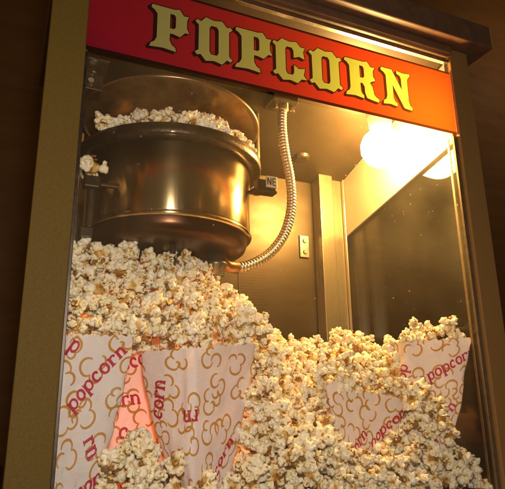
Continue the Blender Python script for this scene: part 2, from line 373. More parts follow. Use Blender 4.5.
# --- lamp under the ceiling: socket, reflector and glowing bulb
LP = Vector((.2000, .100, .4800))
bm = bmesh.new(); lathe(bm, [(0, .085), (.020, .085), (.020, .055), (.017, .030), (.015, .026), (0, .026)], LP, 32)
lamp = part('lamp_socket', bm, M['white_panel'], smooth=True)
bm = bmesh.new(); lathe(bm, [(0, -.034), (.014, -.0325), (.025, -.025), (.0315, -.012), (.032, .001), (.027, .013), (.018, .021), (.0135, .0255)], LP, 32)
part('bulb', bm, M['bulb'], smooth=True, parent=lamp)

# --- warming bulb low behind the bags
WP = Vector((-.150, .165, .075))
bm = bmesh.new(); lathe(bm, [(0, .020), (.010, .017), (.014, .008), (.014, 0), (.009, -.014), (.009, -.02)], WP, 24)
wl = part('warming_lamp', bm, M['low_bulb'], smooth=True)
bm = bmesh.new(); lathe(bm, [(.0095, -.02), (.012, -.022), (.013, -.0745), (0, -.0745)], WP, 24); part('socket', bm, M['dark_metal'], smooth=True, parent=wl)

# ------------------------------------------------------------------ kettle
K = Vector((-.1150, .150, 0)); KB = .307; KT = .3985; KR = .1065
ket = empty('kettle', (K.x, K.y, KB-.02), 'round stainless steel popping kettle hanging under the machine ceiling', 'kettle')
def kp(name, bm, m, smooth=True, bevel=0, parent=None, label=None): return bm_obj(name, bm, m, parent or ket, smooth, bevel, label)
bm = bmesh.new(); lathe(bm, [(KR-.004, KB+.004), (KR-.004, KT+.008), (KR, KT+.008), (KR, KB+.0075), (KR-.001, KB+.004)], K, 160, close=True); kp('kettle_body', bm, M['kettle_steel'])
bm = bmesh.new(); pr_ = [(KR-.002+.0038*math.cos(a), KB+.003+.0034*math.sin(a)) for a in np.linspace(0, 2*PI, 12, endpoint=False)]; lathe(bm, pr_, K, 160, close=True); kp('bottom_bead', bm, M['kettle_steel'])
bm = bmesh.new(); lathe(bm, [(KR-.004, KB+.002), (KR-.0045, KB-.006), (KR-.007, KB-.013), (KR-.014, KB-.018), (KR-.03, KB-.019), (0, KB-.019)], K, 120); kp('heater_pan', bm, M['pan_metal'])
bm = bmesh.new(); lathe(bm, [(KR-.003, KT-.002), (.1205, KT+.0010), (.1216, KT+.0022), (.1220, KT+.008), (.1216, KT+.0138), (.1205, KT+.0148), (.111, KT+.0150), (.107, KT+.012), (KR-.003, KT+.011)], K, 160, close=True); kp('rim', bm, M['oily_metal'])
# bright fine rivets / crumbs are left to the material; lid held up by the popcorn
LZ = .4655
bm = bmesh.new(); lathe(bm, [(0, .0), (.113, 0), (.1185, .0006), (.1205, .003), (.1190, .0056), (.112, .0062), (0, .0100)], Vector((0, 0, 0)), 140)
lid = kp('lid', bm, M['lid_steel']); lid.matrix_parent_inverse = Matrix.Translation(-ket.location)
lid.location = (K.x, K.y, LZ); lid.rotation_euler = (R(-2), R(2.0), 0)
# hanger rods to the ceiling
bm = bmesh.new()
tube(bm, [Vector((K.x+.137, K.y+.02, KT)), Vector((K.x+.137, K.y+.02, .53))], .0055); box(bm, (K.x+.100, K.y+.012, KT+.002), (K.x+.143, K.y+.028, KT+.008))
kp('hanger', bm, M['aluminium'])
bm = bmesh.new()     # left pivot bracket: a post, an arm to the drum and a foot
PV = at(93, 177, .080)
box(bm, (PV.x-.010, .074, PV.z-.014), (PV.x+.008, .088, PV.z)); box(bm, (PV.x-.004, .077, PV.z-.060), (PV.x+.003, .085, PV.z-.014)); box(bm, (PV.x-.011, .075, PV.z-.070), (PV.x+.004, .087, PV.z-.060))
box(bm, (PV.x+.008, .078, PV.z-.010), (-.190, .084, PV.z-.004))
kp('pivot_bracket', bm, M['dark_metal'], smooth=False, bevel=.002)
# right latch with a marked plate
c0 = at(262, 178, .085); c1 = at(278, 191, .085)
bm = bmesh.new(); box(bm, (c0.x-.012, .088, c1.z-.002), (c1.x+.001, .104, c1.z+.001)); box(bm, (c0.x-.004, .0895, c1.z+.001), (c1.x, .103, c0.z+.001))
la = kp('latch', bm, M['dark_metal'], smooth=False, bevel=.001)
bm = bmesh.new(); d0 = at(266, 175.5, .0875); d1 = at(277, 188.5, .0875); box(bm, (d0.x, .0865, d1.z), (d1.x, .0893, d0.z))
pt = kp('latch_plate', bm, M['label_plate'], smooth=False, bevel=.0006, parent=la)
bm = bmesh.new()      # the dark marks NE on the plate
def bar(bm, p, q, w, y):
    p = Vector(p); q = Vector(q); d = (q-p).normalized(); s = Vector((-d.y, d.x))*w/2
    v = [(p+s), (p-s), (q-s), (q+s)]
    a = [bm.verts.new((t.x, y, t.y)) for t in v]; b = [bm.verts.new((t.x, y-.0002, t.y)) for t in v]
    bm.faces.new(a); bm.faces.new(b)
    for i in range(4): bm.faces.new((a[i], a[(i+1)%4], b[(i+1)%4], b[i]))
w_ = d1.x-d0.x; h_ = d0.z-d1.z; ox, oz = d0.x+w_*.12, d1.z+h_*.2
S = lambda u, v: (ox+u*w_*.76, oz+v*h_*.6)
for k, (p, q) in enumerate([((.0, 0), (.0, 1)), ((0, 1), (.38, 0)), ((.38, 0), (.38, 1)), ((.62, 0), (.62, 1)), ((.62, 1), (1, 1)), ((.62, .5), (.95, .5)), ((.62, 0), (1, 0))]):
    bar(bm, S(*p), S(*q), .0014, .0863-k*.00002)
kp('plate_marks', bm, M['dark_metal'], smooth=False, parent=la)
# fittings under the kettle
bm = bmesh.new(); c = at(216, 250, .12); lathe(bm, [(0, .0), (.0104, 0), (.0125, -.012), (.0140, -.013), (.0140, -.018), (.0105, -.020), (.0105, -.030), (0, -.030)], Vector((c.x, .12, KB-.018)), 32); kp('drain_fitting', bm, M['grey_metal'])
bm = bmesh.new(); c2 = at(173, 244, .10); tube(bm, [Vector((c2.x, .10, KB-.018)), Vector((c2.x, .10, KB-.035)), Vector((c2.x+.001, .10, KB-.055))], .0036); kp('feed_pipe', bm, M['grey_metal'])
# flexible conduit from the ceiling block down and round to the fitting
ctrl = [at(283, 101, .13), at(282, 125, .13), at(285, 152, .13), at(290, 178, .13), at(291.5, 205, .13), at(286, 230, .13), at(275, 248, .13), at(262, 259, .13), at(248, 265.5, .13), at(236, 268, .13)]
pts = catmull(ctrl, 44)
bm = bmesh.new(); seg_len = .0009
# resample evenly
L = [0]
for a, b in zip(pts, pts[1:]): L.append(L[-1]+(b-a).length)
N = int(L[-1]/.00085); rs = []; j = 0
for i in range(N+1):
    s = L[-1]*i/N
    while j < len(L)-2 and L[j+1] < s: j += 1
    t = (s-L[j])/max(1e-9, L[j+1]-L[j]); rs.append(pts[j].lerp(pts[j+1], t))
tube(bm, rs, lambda i: .0058+.0013*abs(math.sin(PI*i/5.5)), 18); kp('flexible_conduit', bm, M['conduit_metal'])
bm = bmesh.new(); e0 = at(237, 268, .13); tube(bm, [e0+Vector((.002, 0, 0)), e0-Vector((.012, 0, -.001)), e0-Vector((.022, .004, -.006)), e0-Vector((.030, .007, -.016))], .0078, 20); kp('conduit_elbow', bm, mat('copper_fitting', (.55, .24, .08), .3, .9))
bm = bmesh.new(); t0 = at(283, 107, .13)
box(bm, (t0.x-.024, .115, t0.z+.001), (t0.x+.020, .150, ceil_z(.13)-.001))
cb = kp('junction_block', bm, M['dark_metal'], smooth=False, bevel=.003)
for dx, r_ in ((-.014, .004), (0, .0088), (.013, .0045)):
    bm = bmesh.new(); lathe(bm, [(0, .004), (r_, .004), (r_, -.006), (r_*.7, -.008), (0, -.008)], t0+Vector((dx, -.004 if dx else 0, 0)), 6 if dx else 20); kp('nut', bm, M['bright_metal'], smooth=False, parent=cb)

# ------------------------------------------------------------------ paper bags with print
def rounded(corners, n=80, k=.16):
    """closed loop (x, y, z) through 4 soft corners, parametrised 0..1, starting at corner 0"""
    P = [Vector(c) for c in corners]; out = []
    for i in range(4):
        a, b, c = P[i-1], P[i], P[(i+1) % 4]
        for t in [float(t) for t in np.linspace(0, 1, n//8, endpoint=False)]:      # corner arc
            p = b.lerp(a, k*.8); q = b.lerp(c, k*.8)
            out.append((1-t)**2*p+2*t*(1-t)*b+t*t*q)
        for t in [float(t) for t in np.linspace(0, 1, n//8, endpoint=False)]:
            out.append((b.lerp(c, k*.8)).lerp(c.lerp(b, k*.8), t))
    return out
def ribbon(quads, pts, widths, S, off, mi):
    """a printed stroke: polyline in face coordinates wrapped onto the paper"""
    n = len(pts)
    L = []; 
    for i in range(n):
        d = Vector(pts[min(i+1, n-1)])-Vector(pts[max(i-1, 0)])
        if d.length < 1e-9: d = Vector((1, 0))
        d.normalize(); s = Vector((-d.y, d.x))*widths[i]/2; p = Vector(pts[i]); L.append((S(p+s, off), S(p-s, off)))
    for a, b in zip(L, L[1:]): quads.append(((a[0], a[1], b[1], b[0]), mi))
def arc(cx, cy, rx, ry, a0, a1, n=16): return [(cx+rx*math.cos(R(a0+(a1-a0)*i/n)), cy+ry*math.sin(R(a0+(a1-a0)*i/n))) for i in range(n+1)]
def dense(p, q, n=5): return [(p[0]+(q[0]-p[0])*i/n, p[1]+(q[1]-p[1])*i/n) for i in range(n+1)]
GL = {'p': ([(dense((.12, -.48), (.12, .98), 8), .22), (arc(.50, .5, .34, .46, -180, 180, 24), .17), (dense((-.06, -.44), (.34, -.44)), .11), (dense((-.06, .94), (.14, .94)), .11)], .98),
      'o': ([(arc(.45, .5, .34, .46, 0, 360, 28), .20)], .95),
      'c': ([(arc(.45, .5, .34, .46, 48, 312, 22), .20), (arc(.66, .78, .03, .03, 0, 360, 8), .14)], .86),
      'r': ([(dense((.16, .03), (.16, .98), 6), .22), (dense((-.05, .05), (.42, .05)), .11), (dense((-.04, .94), (.16, .94)), .11), (arc(.50, .55, .34, .38, 170, 62, 10), .16), (arc(.66, .82, .03, .03, 0, 360, 8), .15)], .82),
      'n': ([(dense((.16, .03), (.16, .98), 6), .22), (dense((-.05, .05), (.38, .05)), .11), (dense((-.04, .94), (.16, .94)), .11), (arc(.45, .55, .30, .38, 175, 0, 14), .16), (dense((.75, .55), (.75, .03), 4), .22), (dense((.56, .05), (.96, .05)), .11)], 1.05)}
def word(quads, text, s, z, h, ang, S, off0):
    ca, sa = math.cos(R(ang)), math.sin(R(ang)); x = 0; k = 0
    for ch in text:
        G, adv = GL[ch]
        for line, w in G:
            P = [(s+((x+u)*ca-v*sa)*h, z+((x+u)*sa+v*ca)*h) for u, v in line]
            ribbon(quads, P, [w*h*1.25]*len(P), S, off0+k*.000012, 2); k += 1
        x += adv+.06
def curl(quads, s, z, r, ang, kind, S, off):
    """one hand drawn popcorn outline: open loops that meet in an inward curl"""
    segs = {0: [(0, 0, 1, 1, 60, 290), (1.25, .75, .80, .75, 215, 20), (1.3, -.95, .8, .85, 150, 380), (.45, -.55, .35, .35, 90, -140)],
            1: [(0, 0, 1, .9, -30, 205), (-1.0, -1.15, .8, .8, 75, 300), (.45, -1.5, .75, .6, 160, 360)],
            2: [(0, 0, .85, 1.0, 80, 330), (1.35, -.6, .8, .85, 165, -95), (.75, .95, .55, .5, 250, 0)]}[kind]
    ca, sa = math.cos(R(ang)), math.sin(R(ang))
    for k, (cx, cy, rx, ry, a0, a1) in enumerate(segs):
        L_ = arc(cx, cy, rx, ry, a0, a1, 26); n = len(L_)
        P = [(s+(u*ca-v*sa)*r, z+(u*sa+v*ca)*r) for u, v in L_]
        ribbon(quads, P, [(.0004+.0021*math.sin(PI*min(1, (i+2)/(n+3)))**.6) for i in range(n)], S, off+k*.00001, 1)
BAGS = []
def bag(top, bot, label, words, seed, sag=.0050):
    """top and bot: four corners each (front-left, front-right, back-right, back-left)"""
    rr = random.Random(seed); n = 96; T = rounded(top, n); B = rounded(bot, n); n = len(T); NV = 30
    cen = [sum((Vector(c) for c in q), Vector())/4 for q in (top, bot)]
    grid = []
    for j in range(NV+1):
        v = j/NV; row = []
        for i in range(n):
            p = B[i].lerp(T[i], v); c = cen[1].lerp(cen[0], v); out = (p-c); out.z = 0; out.normalize()
            q = noise.noise(Vector((p.x*28, p.y*28, p.z*20+seed*3.1)))*sag+noise.noise(Vector((p.x*80, p.y*80, p.z*60+seed)))*sag*.35
            q += noise.noise(Vector((p.x*150, p.y*150, p.z*14+seed)))*.0017*(1-.5*v)
            bul = math.sin(PI*v)*.002
            p = p+out*(q+bul)
            if j == NV: p.z += .0011*(1 if i % 2 else -1)
            row.append(p)
        grid.append(row)
    # perimeter and height in metres for the print
    per = [0]
    for i in range(n): per.append(per[-1]+(T[(i+1) % n]-T[i]).length)
    H = cen[0].z-cen[1].z
    def S(p, off):
        s = p[0] % per[-1]; v = min(max(p[1]/H, 0), 1)*NV
        i = min(int(np.searchsorted(per, s, side='right'))-1, n-1); t = (s-per[i])/(per[i+1]-per[i]); i2 = (i+1) % n
        j = min(int(v), NV-1); u = v-j
        a = grid[j][i].lerp(grid[j][i2], t); b = grid[j+1][i].lerp(grid[j+1][i2], t); q = a.lerp(b, u)
        nr = (grid[j][i2]-grid[j][i]).cross(grid[j+1][i]-grid[j][i]).normalized()
        c = cen[1].lerp(cen[0], v/NV)
        if nr.dot(q-c) < 0: nr = -nr
        return q+nr*off
    quads = []
    # scattered curls on the whole sleeve
    used = []
    for _ in range(900):
        s = rr.uniform(0, per[-1]); z = rr.uniform(.006, H-.006)
        ww = 1
        if all(min(abs(s-a), per[-1]-abs(s-a))**2*ww+(z-b)**2 > .0230**2 for a, b in used):
            used.append((s, z)); curl(quads, s, z, rr.uniform(.0068, .0086), rr.uniform(0, 360), rr.randrange(3), S, .00015+.0000005*len(used))
    for w in words: word(quads, *w, S, .00030)
    verts = [p for row in grid for p in row]; faces = []; mi = []
    for j in range(NV):
        for i in range(n): faces.append((j*n+i, j*n+(i+1) % n, (j+1)*n+(i+1) % n, (j+1)*n+i)); mi.append(0)
    faces.append(tuple(range(n))[::-1]); mi.append(0)
    for q, m_ in quads:
        b = len(verts); verts += list(q); faces.append((b, b+1, b+2, b+3)); mi.append(m_)
    me = bpy.data.meshes.new('paper_bag'); me.from_pydata([tuple(v) for v in verts], [], faces)
    me.polygons.foreach_set('material_index', mi); me.polygons.foreach_set('use_smooth', [True]*len(faces))
    org = Vector((cen[1].x, cen[1].y, cen[1].z)); me.transform(Matrix.Translation(-org))
    o = link('paper_bag', me, [M['paper'], M['gold_ink'], M['red_ink']]); o.location = org
    tag(o, label, 'popcorn bag', 'printed paper popcorn bags')
    BAGS.append((top, bot))
    return o
def side_len(a, b): return (Vector(a)-Vector(b)).length
bag([(-.2475, .016, .166), (-.1790, .020, .168), (-.180, .070, .172), (-.2475, .070, .170)],
    [(-.2475, .016, .001), (-.2190, .018, .001), (-.2190, .045, .001), (-.2475, .045, .001)],
    'white paper popcorn bag squeezed against the gold left post, leftmost bag',
    [('popcorn', .022, .098, .0104, 50), ('rn', .040, .072, .0108, -58), ('p', .008, .155, .0108, -30), ('pop', .05, .022, .0104, 30)], 1)
bag([(-.1255, .016, .158), (-.0350, .050, .168), (-.0750, .100, .172), (-.1690, .062, .155)],
    [(-.1180, .020, .001), (-.0830, .030, .001), (-.0900, .060, .001), (-.1250, .045, .001)],
    'widest white paper popcorn bag facing front, second from the left, its corner crease in view',
    [('rn', .016, .100, .0112, 180), ('corn', .276, .092, .0108, 74), ('popcorn', .050, .006, .0100, 60)], 2)
bag([(.054, .060, .128), (.170, .046, .104), (.180, .085, .112), (.075, .105, .132)],
    [(.072, .046, .008), (.085, .040, .004), (.090, .062, .004), (.078, .066, .008)],
    'white paper popcorn bag leaning and half buried in the middle of the popcorn heap',
    [('corn', .045, .034, .0100, 52), ('popcorn', .085, .050, .0100, 50)], 3)
bag([(.172, .056, .178), (.2440, .006, .180), (.2455, .070, .182), (.195, .110, .182)],
    [(.158, .044, .001), (.186, .030, .001), (.196, .050, .001), (.168, .066, .001)],
    'white paper popcorn bag in the right corner beside the right post',
    [('popcorn', .040, .128, .0098, 27), ('pop', .006, .120, .0098, 78), ('popcorn', .050, .040, .0098, 60)], 4)
bag([(-.205, .088, .178), (-.118, .092, .178), (-.118, .128, .178), (-.205, .124, .178)],
    [(-.190, .085, .001), (-.130, .085, .001), (-.132, .110, .001), (-.190, .110, .001)],
    'glowing orange paper popcorn bag lit from behind in the gap between two white bags',
    [('orn', .020, .100, .0104, 8), ('corn', .026, .072, .0104, -22), ('popcorn', .01, .13, .0100, 20)], 5)

# ------------------------------------------------------------------ popped kernels
def blob(bm, c, r, sc=(1, 1, 1), sub=2, rot=None):
    q = bmesh.ops.create_icosphere(bm, subdivisions=sub, radius=1)
    m_ = Matrix.Translation(c) @ (rot or Matrix()) @ Matrix.Diagonal((r*sc[0], r*sc[1], r*sc[2], 1))
    bmesh.ops.transform(bm, matrix=m_, verts=q['verts'])
def rdir(r): 
    while True:
        v = Vector((r.uniform(-1, 1), r.uniform(-1, 1), r.uniform(-1, 1)))
        if .1 < v.length < 1: return v.normalized()
def make_proto(seed, vox):
    r = random.Random(seed); bm = bmesh.new()
    blob(bm, Vector(), .0040)
    hd = rdir(r)                                 # the hull side
    dirs = []; nl = r.choice((4, 5, 5, 6, 7)); tries = 0
    while len(dirs) < nl and tries < 400:
        tries += 1; d = rdir(r)
        if d.dot(hd) > .62: continue
        if all(d.dot(q) < .45 for q in dirs): dirs.append(d)
    lobes = []
    for d in dirs:
        dist = r.uniform(.0046, .0078); rad = r.uniform(.0033, .0050)
        rot = d.to_track_quat('Z', 'Y').to_matrix().to_4x4() @ Matrix.Rotation(r.uniform(0, 6.28), 4, 'Z')
        blob(bm, d*dist, rad, (r.uniform(.75, 1.2), r.uniform(.8, 1.25), r.uniform(.75, 1.0)), rot=rot); lobes.append((d*dist, rad))
        blob(bm, d*dist*.45, rad*.62)
        for _ in range(r.choice((3, 4, 5))):     # knobbly bumps on the lobe
            e = (d*.8+rdir(r)).normalized(); c = d*dist+e*rad*r.uniform(.75, 1.0); rb = rad*r.uniform(.30, .56)
            blob(bm, c, rb); lobes.append((c, rb))
        if r.random() < .75:                      # a thin folded petal
            e = d.cross(rdir(r)).normalized(); c = d*dist*.9+e*rad*.9
            blob(bm, c, rad*.95, (1, .9, .32), rot=(e+d*.4).to_track_quat('X', 'Z').to_matrix().to_4x4()); lobes.append((c, rad*.7))
    me = bpy.data.meshes.new('tmp'); bm.to_mesh(me); bm.free()
    o = bpy.data.objects.new('tmp', me); col.objects.link(o)
    md = o.modifiers.new('r', 'REMESH'); md.mode = 'VOXEL'; md.voxel_size = vox; md.use_smooth_shade = True
    ms = o.modifiers.new('s', 'SMOOTH'); ms.factor = .5; ms.iterations = 2 if vox < .0008 else 1
    dg = bpy.context.evaluated_depsgraph_get(); out = bpy.data.meshes.new_from_object(o.evaluated_get(dg)); bpy.data.objects.remove(o)
    n = len(out.vertices); co = np.empty(n*3); out.vertices.foreach_get('co', co); co = co.reshape(-1, 3)
    tint = np.zeros(n); sd = Vector((seed*7.3, 1.7, 4.1)); bu = r.uniform(0, .22)
    for i in range(n):
        p = Vector(co[i]); q = noise.noise(p*260+sd); q2 = noise.noise(p*620+sd)
        d = p.length; nd = p.normalized()
        p2 = p+nd*(q*.0013+q2*.0007); co[i] = p2
        t = max(0, 1-(d-.0026)/.0042)*.80+bu*.6+max(0, noise.noise(p*180+sd*2))*.30+max(0, noise.noise(p*430+sd*3)-.16)*1.5
        if nd.dot(hd) > .45: t += .25*(nd.dot(hd)-.45)/.55
        tint[i] = min(1, max(0, t))
    out.vertices.foreach_set('co', co.ravel())
    out.attributes.new('tint', 'FLOAT', 'POINT').data.foreach_set('value', tint)
    out.name = 'popped_kernel'; out.materials.clear(); out.materials.append(M['popcorn'])
    # hull: thin curled brown shards round the base and in the folds
    hb = bmesh.new()
    for k in range(r.choice((2, 3, 3, 4))):
        d = (hd+rdir(r)*(.25 if k == 0 else 1.15)).normalized(); q = d.to_track_quat('Z', 'Y').to_matrix().to_4x4() @ Matrix.Rotation(r.uniform(0, 6.28), 4, 'Z')
        rad = r.uniform(.0052, .0064) if k == 0 else r.uniform(.0062, .0084); aw = r.uniform(.38, .60) if k == 0 else r.uniform(.18, .34); al = aw*r.uniform(.6, 1.1)
        g = {}
        for a in range(8):
            for b in range(7):
                u = (a/7-.5)*2; v = (b/6-.5)*2*math.sqrt(max(.05, 1-u*u*.85))
                w = Vector((math.sin(u*aw), math.sin(v*al), math.cos(u*aw)*math.cos(v*al)))*rad*(1+.08*math.sin(5*u+3*v+k))
                g[a, b] = hb.verts.new(q @ w)
        for a in range(7):
            for b in range(6): hb.faces.new((g[a, b], g[a+1, b], g[a+1, b+1], g[a, b+1]))
    hm = bpy.data.meshes.new('hull'); hb.to_mesh(hm); hb.free()
    ob = bpy.data.objects.new('tmp', hm); col.objects.link(ob); so = ob.modifiers.new('s', 'SOLIDIFY'); so.thickness = .0005; so.offset = 0
    dg = bpy.context.evaluated_depsgraph_get(); h2 = bpy.data.meshes.new_from_object(ob.evaluated_get(dg)); bpy.data.objects.remove(ob)
    h2.name = 'hull'; h2.materials.append(M['hull'])
    for p in h2.polygons: p.use_smooth = True
    for p in out.polygons: p.use_smooth = True
    return out, h2
NP = 20
protos = [make_proto(100+i, .00050) for i in range(NP)]
low = [make_proto(100+i, .00090) for i in range(9)]

# heap profile: x, (y, z) where the slope starts, (y, z) of the ridge
HK = [(-.250, .030, .176, .090, .274), (-.200, .030, .176, .100, .276), (-.160, .030, .176, .112, .275), (-.100, .030, .176, .130, .288), (-.060, .035, .176, .130, .266),
      (-.036, .045, .150, .135, .244), (-.020, .015, .058, .140, .234), (.005, .012, .046, .140, .203), (.035, .012, .042, .150, .192), (.070, .012, .036, .170, .184), (.120, .012, .033, .180, .192),
      (.165, .012, .031, .168, .204), (.200, .012, .029, .150, .194), (.225, .012, .027, .110, .182), (.250, .012, .027, .100, .186)]
HKa = np.array(HK)
def full(x, y):
    y0, z0, y1, z1 = (np.interp(x, HKa[:, 0], HKa[:, k]) for k in (1, 2, 3, 4))
    if y <= y1:
        t = (y-y0)/(y1-y0); t = max(0, t); return z0+(z1-z0)*(t**.9)
    return z1-(y-y1)*.55
def bagz(x, y):   # front faces of the bags standing in the heap
    return 0
def inside(p, q, grow=.005):
    top, bot = q; zt = sum(c[2] for c in top)/4; zb = bot[0][2]
    if p.z > zt+.001 or p.z < zb: return False
    v = (p.z-zb)/(zt-zb); P = [Vector(b).lerp(Vector(t), v) for b, t in zip(bot, top)]
    c = sum(P, Vector())/4
    for i in range(4):
        a, b = P[i], P[(i+1) % 4]; e = b-a; nx, ny = e.y, -e.x; L_ = math.hypot(nx, ny)
        if (c.x-a.x)*nx+(c.y-a.y)*ny > 0: nx, ny = -nx, -ny
        if ((p.x-a.x)*nx+(p.y-a.y)*ny)/L_ > grow: return False
    return True
CELL = .0215; gridh = {}; placed = []
def try_place(p, dmin, region, r=.0115):
    k = (int(p.x//CELL), int(p.y//CELL), int(p.z//CELL))
    for i in (-1, 0, 1):
        for j in (-1, 0, 1):
            for m_ in (-1, 0, 1):
                for q in gridh.get((k[0]+i, k[1]+j, k[2]+m_), ()):
                    if (p-q).length < dmin: return False
    gridh.setdefault(k, []).append(p); placed.append((p, region)); return True
def lowheap(x, y):    # the low spill in front of the bags
    b = np.interp(x, [-.25, -.225, -.20, -.165, -.13, -.10, -.06, -.03, 0], [.010, .018, .050, .057, .042, .020, .026, .070, .06])
    return b+y*.25
rp = random.Random(5)
def gap(p): return -.198 < p.x < -.130 and p.y < .092 and .072 < p.z < .156     # the clear gap between the two left bags
BF = [(-.2475, -.176), (-.176, -.036)]
for layer in range(3):
    dep = layer*.0165
    for _ in range(26000 if layer == 0 else 14000):
        x = rp.uniform(-W+.011, W-.010); y = rp.uniform(.014, .27)
        z = full(x, y)
        region = 'heap'
        if x < -.030:
            yf = .022 if x < -.176 else np.interp(x, [-.176, -.125, -.036], [.060, .022, .055])
            if y < yf+.003: z = lowheap(x, y); region = 'spill'
            elif z < .176: z = .176
        # the buried bag and the corner bag stand clear of the slope in front of them
        if .040 < x < .178 and y < .062:
            zc = np.interp(x, [.040, .075, .100, .14, .165, .185], [.085, .048, .042, .064, .086, .115]); z = min(z, zc+(.02 if y < .03 else .0)*0)
        if x > .172 and y < np.interp(x, [.172, .244], [.060, .012])+.004:
            z = np.interp(x, [.172, .190, .202, .22, .25], [.110, .100, .060, .032, .022])
        elif x > .180 and z < .186 and y < .10: z = .186+.012*math.sin(x*90)
        z -= dep
        p = Vector((x, y, max(z, .010)+rp.uniform(-.004, .004)))
        if any(inside(p, b) for b in BAGS) or gap(p): continue
        if (p-WP).length < .042: continue
        try_place(p, .0188 if layer == 0 else .0175, region)
# walls of popcorn where the heap drops steeply (above the bag fronts, round the buried bag, at the right corner)
def wall(a, b, z0, z1, n, jit=.006, reg='heap'):
    for _ in range(n):
        t = rp.random(); p = Vector(a).lerp(Vector(b), t); z = rp.uniform(z0, z1(t) if callable(z1) else z1)
        q = Vector((p.x, p.y+rp.uniform(-jit, jit), z))
        if abs(q.x) > W-.009 or q.y < .013 or any(inside(q, b_) for b_ in BAGS) or gap(q) or (q-WP).length < .04: continue
        try_place(q, .0180, reg)
wall((-.24, .034), (-.03, .050), .176, .20, 1500)
wall((-.235, .070), (-.06, .085), .10, .176, 1500)
wall((.045, .068), (.18, .058), .112, .155, 1600)
wall((.178, .062), (.245, .022), .186, .200, 1200)
wall((-.034, .070), (-.005, .080), .05, .17, 1200, .02)
wall((.172, .060), (.185, .080), .03, .18, 900, .012)
wall((-.060, .050), (-.024, .040), .02, .11, 2500, .012)
wall((-.050, .085), (-.020, .075), .03, .17, 2500, .012)
wall((.152, .046), (.180, .032),   .05, .124, 2500, .005)
wall((.168, .036), (.204, .016), .03, lambda t: .104-.04*t, 2500, .005)
wall((-.235, .018), (.235, .018), .008, .036, 5000, .004, 'foot')
wall((-.235, .036), (.235, .036), .008, .040, 5000, .010, 'foot')
wall((-.235, .060), (.235, .060), .008, .040, 4000, .012, 'foot')
# kernels in the kettle, piled between rim and lid, thickest where the photograph shows them
for deg, n_, h_ in [(-146, 1, .027), (-137, 2, .029), (-127, 1, .029), (-112, 2, .028), (-102, 1, .028), (-93, 2, .029), (-84, 3, .029), (-75, 3, .029), (-66, 2, .029), (-57, 1, .028), (-48, 2, .028), (-38, 2, .028), (-28, 1, .027), (-18, 1, .027)]:
    for k in range(n_+1):
        rr_ = .106-.010*k+rp.uniform(-.003, .003); an = R(deg+rp.uniform(-3, 3)+k*3)
        p = Vector((K.x+rr_*math.cos(an), K.y+rr_*math.sin(an), KT+h_-.004+k*.0085)); placed.append((p, 'kettle'))
for _ in range(2500):
    a = rp.uniform(0, 2*PI); rr_ = .088*math.sqrt(rp.uniform(0, 1)); p = Vector((K.x+rr_*math.cos(a), K.y+rr_*math.sin(a), KT+.030+rp.uniform(-.003, .006)))
    try_place(p, .0185, 'kettle')
p = Vector((PV.x-.001, .078, PV.z+.0105)); placed.append((p, 'pivot'))
placed.append((Vector((K.x+.030, K.y-.093, KT+.040)), 'kettle')); p = Vector((K.x-.100, K.y-.066, KT+.027)); placed.append((p, 'kettle'))

# which kernels show largest from the photograph's side: they become single things, the rest one mass
Pw = np.array([p for p, _ in placed]); rel = Pw-np.array(CAM); cx = rel@np.array(right); cy = rel@np.array(down); cz = rel@np.array(fwd)
sx = 252.5+FPX*cx/cz; sy = 244.5+FPX*cy/cz; rad = FPX*.0125/cz
buf = np.full((489, 505), 9.); own = np.full((489, 505), -1, int)
yy, xx = np.mgrid[0:489, 0:505]
for i in np.argsort(cz):
    x0, x1, y0, y1 = int(sx[i]-rad[i]), int(sx[i]+rad[i])+2, int(sy[i]-rad[i]), int(sy[i]+rad[i])+2
    x0, y0 = max(x0, 0), max(y0, 0)
    if x0 >= min(x1, 505) or y0 >= min(y1, 489): continue
    s_ = np.s_[y0:y1, x0:x1]; dd = (xx[s_]-sx[i])**2+(yy[s_]-sy[i])**2; zz = cz[i]-.0125*np.sqrt(np.clip(1-dd/rad[i]**2, 0, 1))
    m_ = (dd < rad[i]**2) & (zz < buf[s_]); buf[s_][m_] = zz[m_]; own[s_][m_] = i
cnt = np.bincount(own[own >= 0], minlength=len(placed)).astype(float)
for i, (p, r_) in enumerate(placed):
    if r_ in ('kettle', 'pivot'): cnt[i] = cnt[i]*(3 if cnt[i] > 15 and p.y < K.y else 0)
order = np.argsort(-cnt); single = set(int(i) for i in order[:298] if cnt[i] > 12)
print('kernels', len(placed), 'seen', int((cnt > 25).sum()), 'single', len(single))

REG = {'leftheap': ('cream popped kernel heaped above the two left bags', 'kernels heaped above the two left bags'),
       'spill': ('cream popped kernel lying low at the foot of the left bags', 'kernels at the foot of the left bags'),
       'middle': ('cream popped kernel on the middle slope between the wide bag and the half buried bag', 'kernels on the middle slope'),
       'overbag': ('cream popped kernel on the slope above the half buried bag', 'kernels above the half buried bag'),
       'foot': ('cream popped kernel at the front foot of the heap below the right bags', 'kernels at the foot of the right bags'),
       'corner': ('cream popped kernel heaped on top of the right corner bag', 'kernels on the right corner bag'),
       'kettle': ('popped kernel resting on the kettle rim under the raised lid', 'kernels on the kettle rim'),
       'pivot': ('lone popped kernel stuck on the dark bracket left of the kettle', None)}
def region_of(p, r_):
    if r_ == 'foot' and p.x < -.03: return 'spill'
    if r_ == 'foot': return 'foot'
    if r_ != 'heap': return r_
    if p.x < -.03: return 'leftheap' if p.z > .15 else 'spill'
    if p.x < .04: return 'middle'
    if p.x > .17 and p.z > .165 and p.y < .12: return 'corner'
    if p.z < .085 and p.y < .07: return 'foot'
    return 'overbag'
stuff_v = []; stuff_f = []; stuff_t = []; stuff_m = []; nv = 0
cache = []
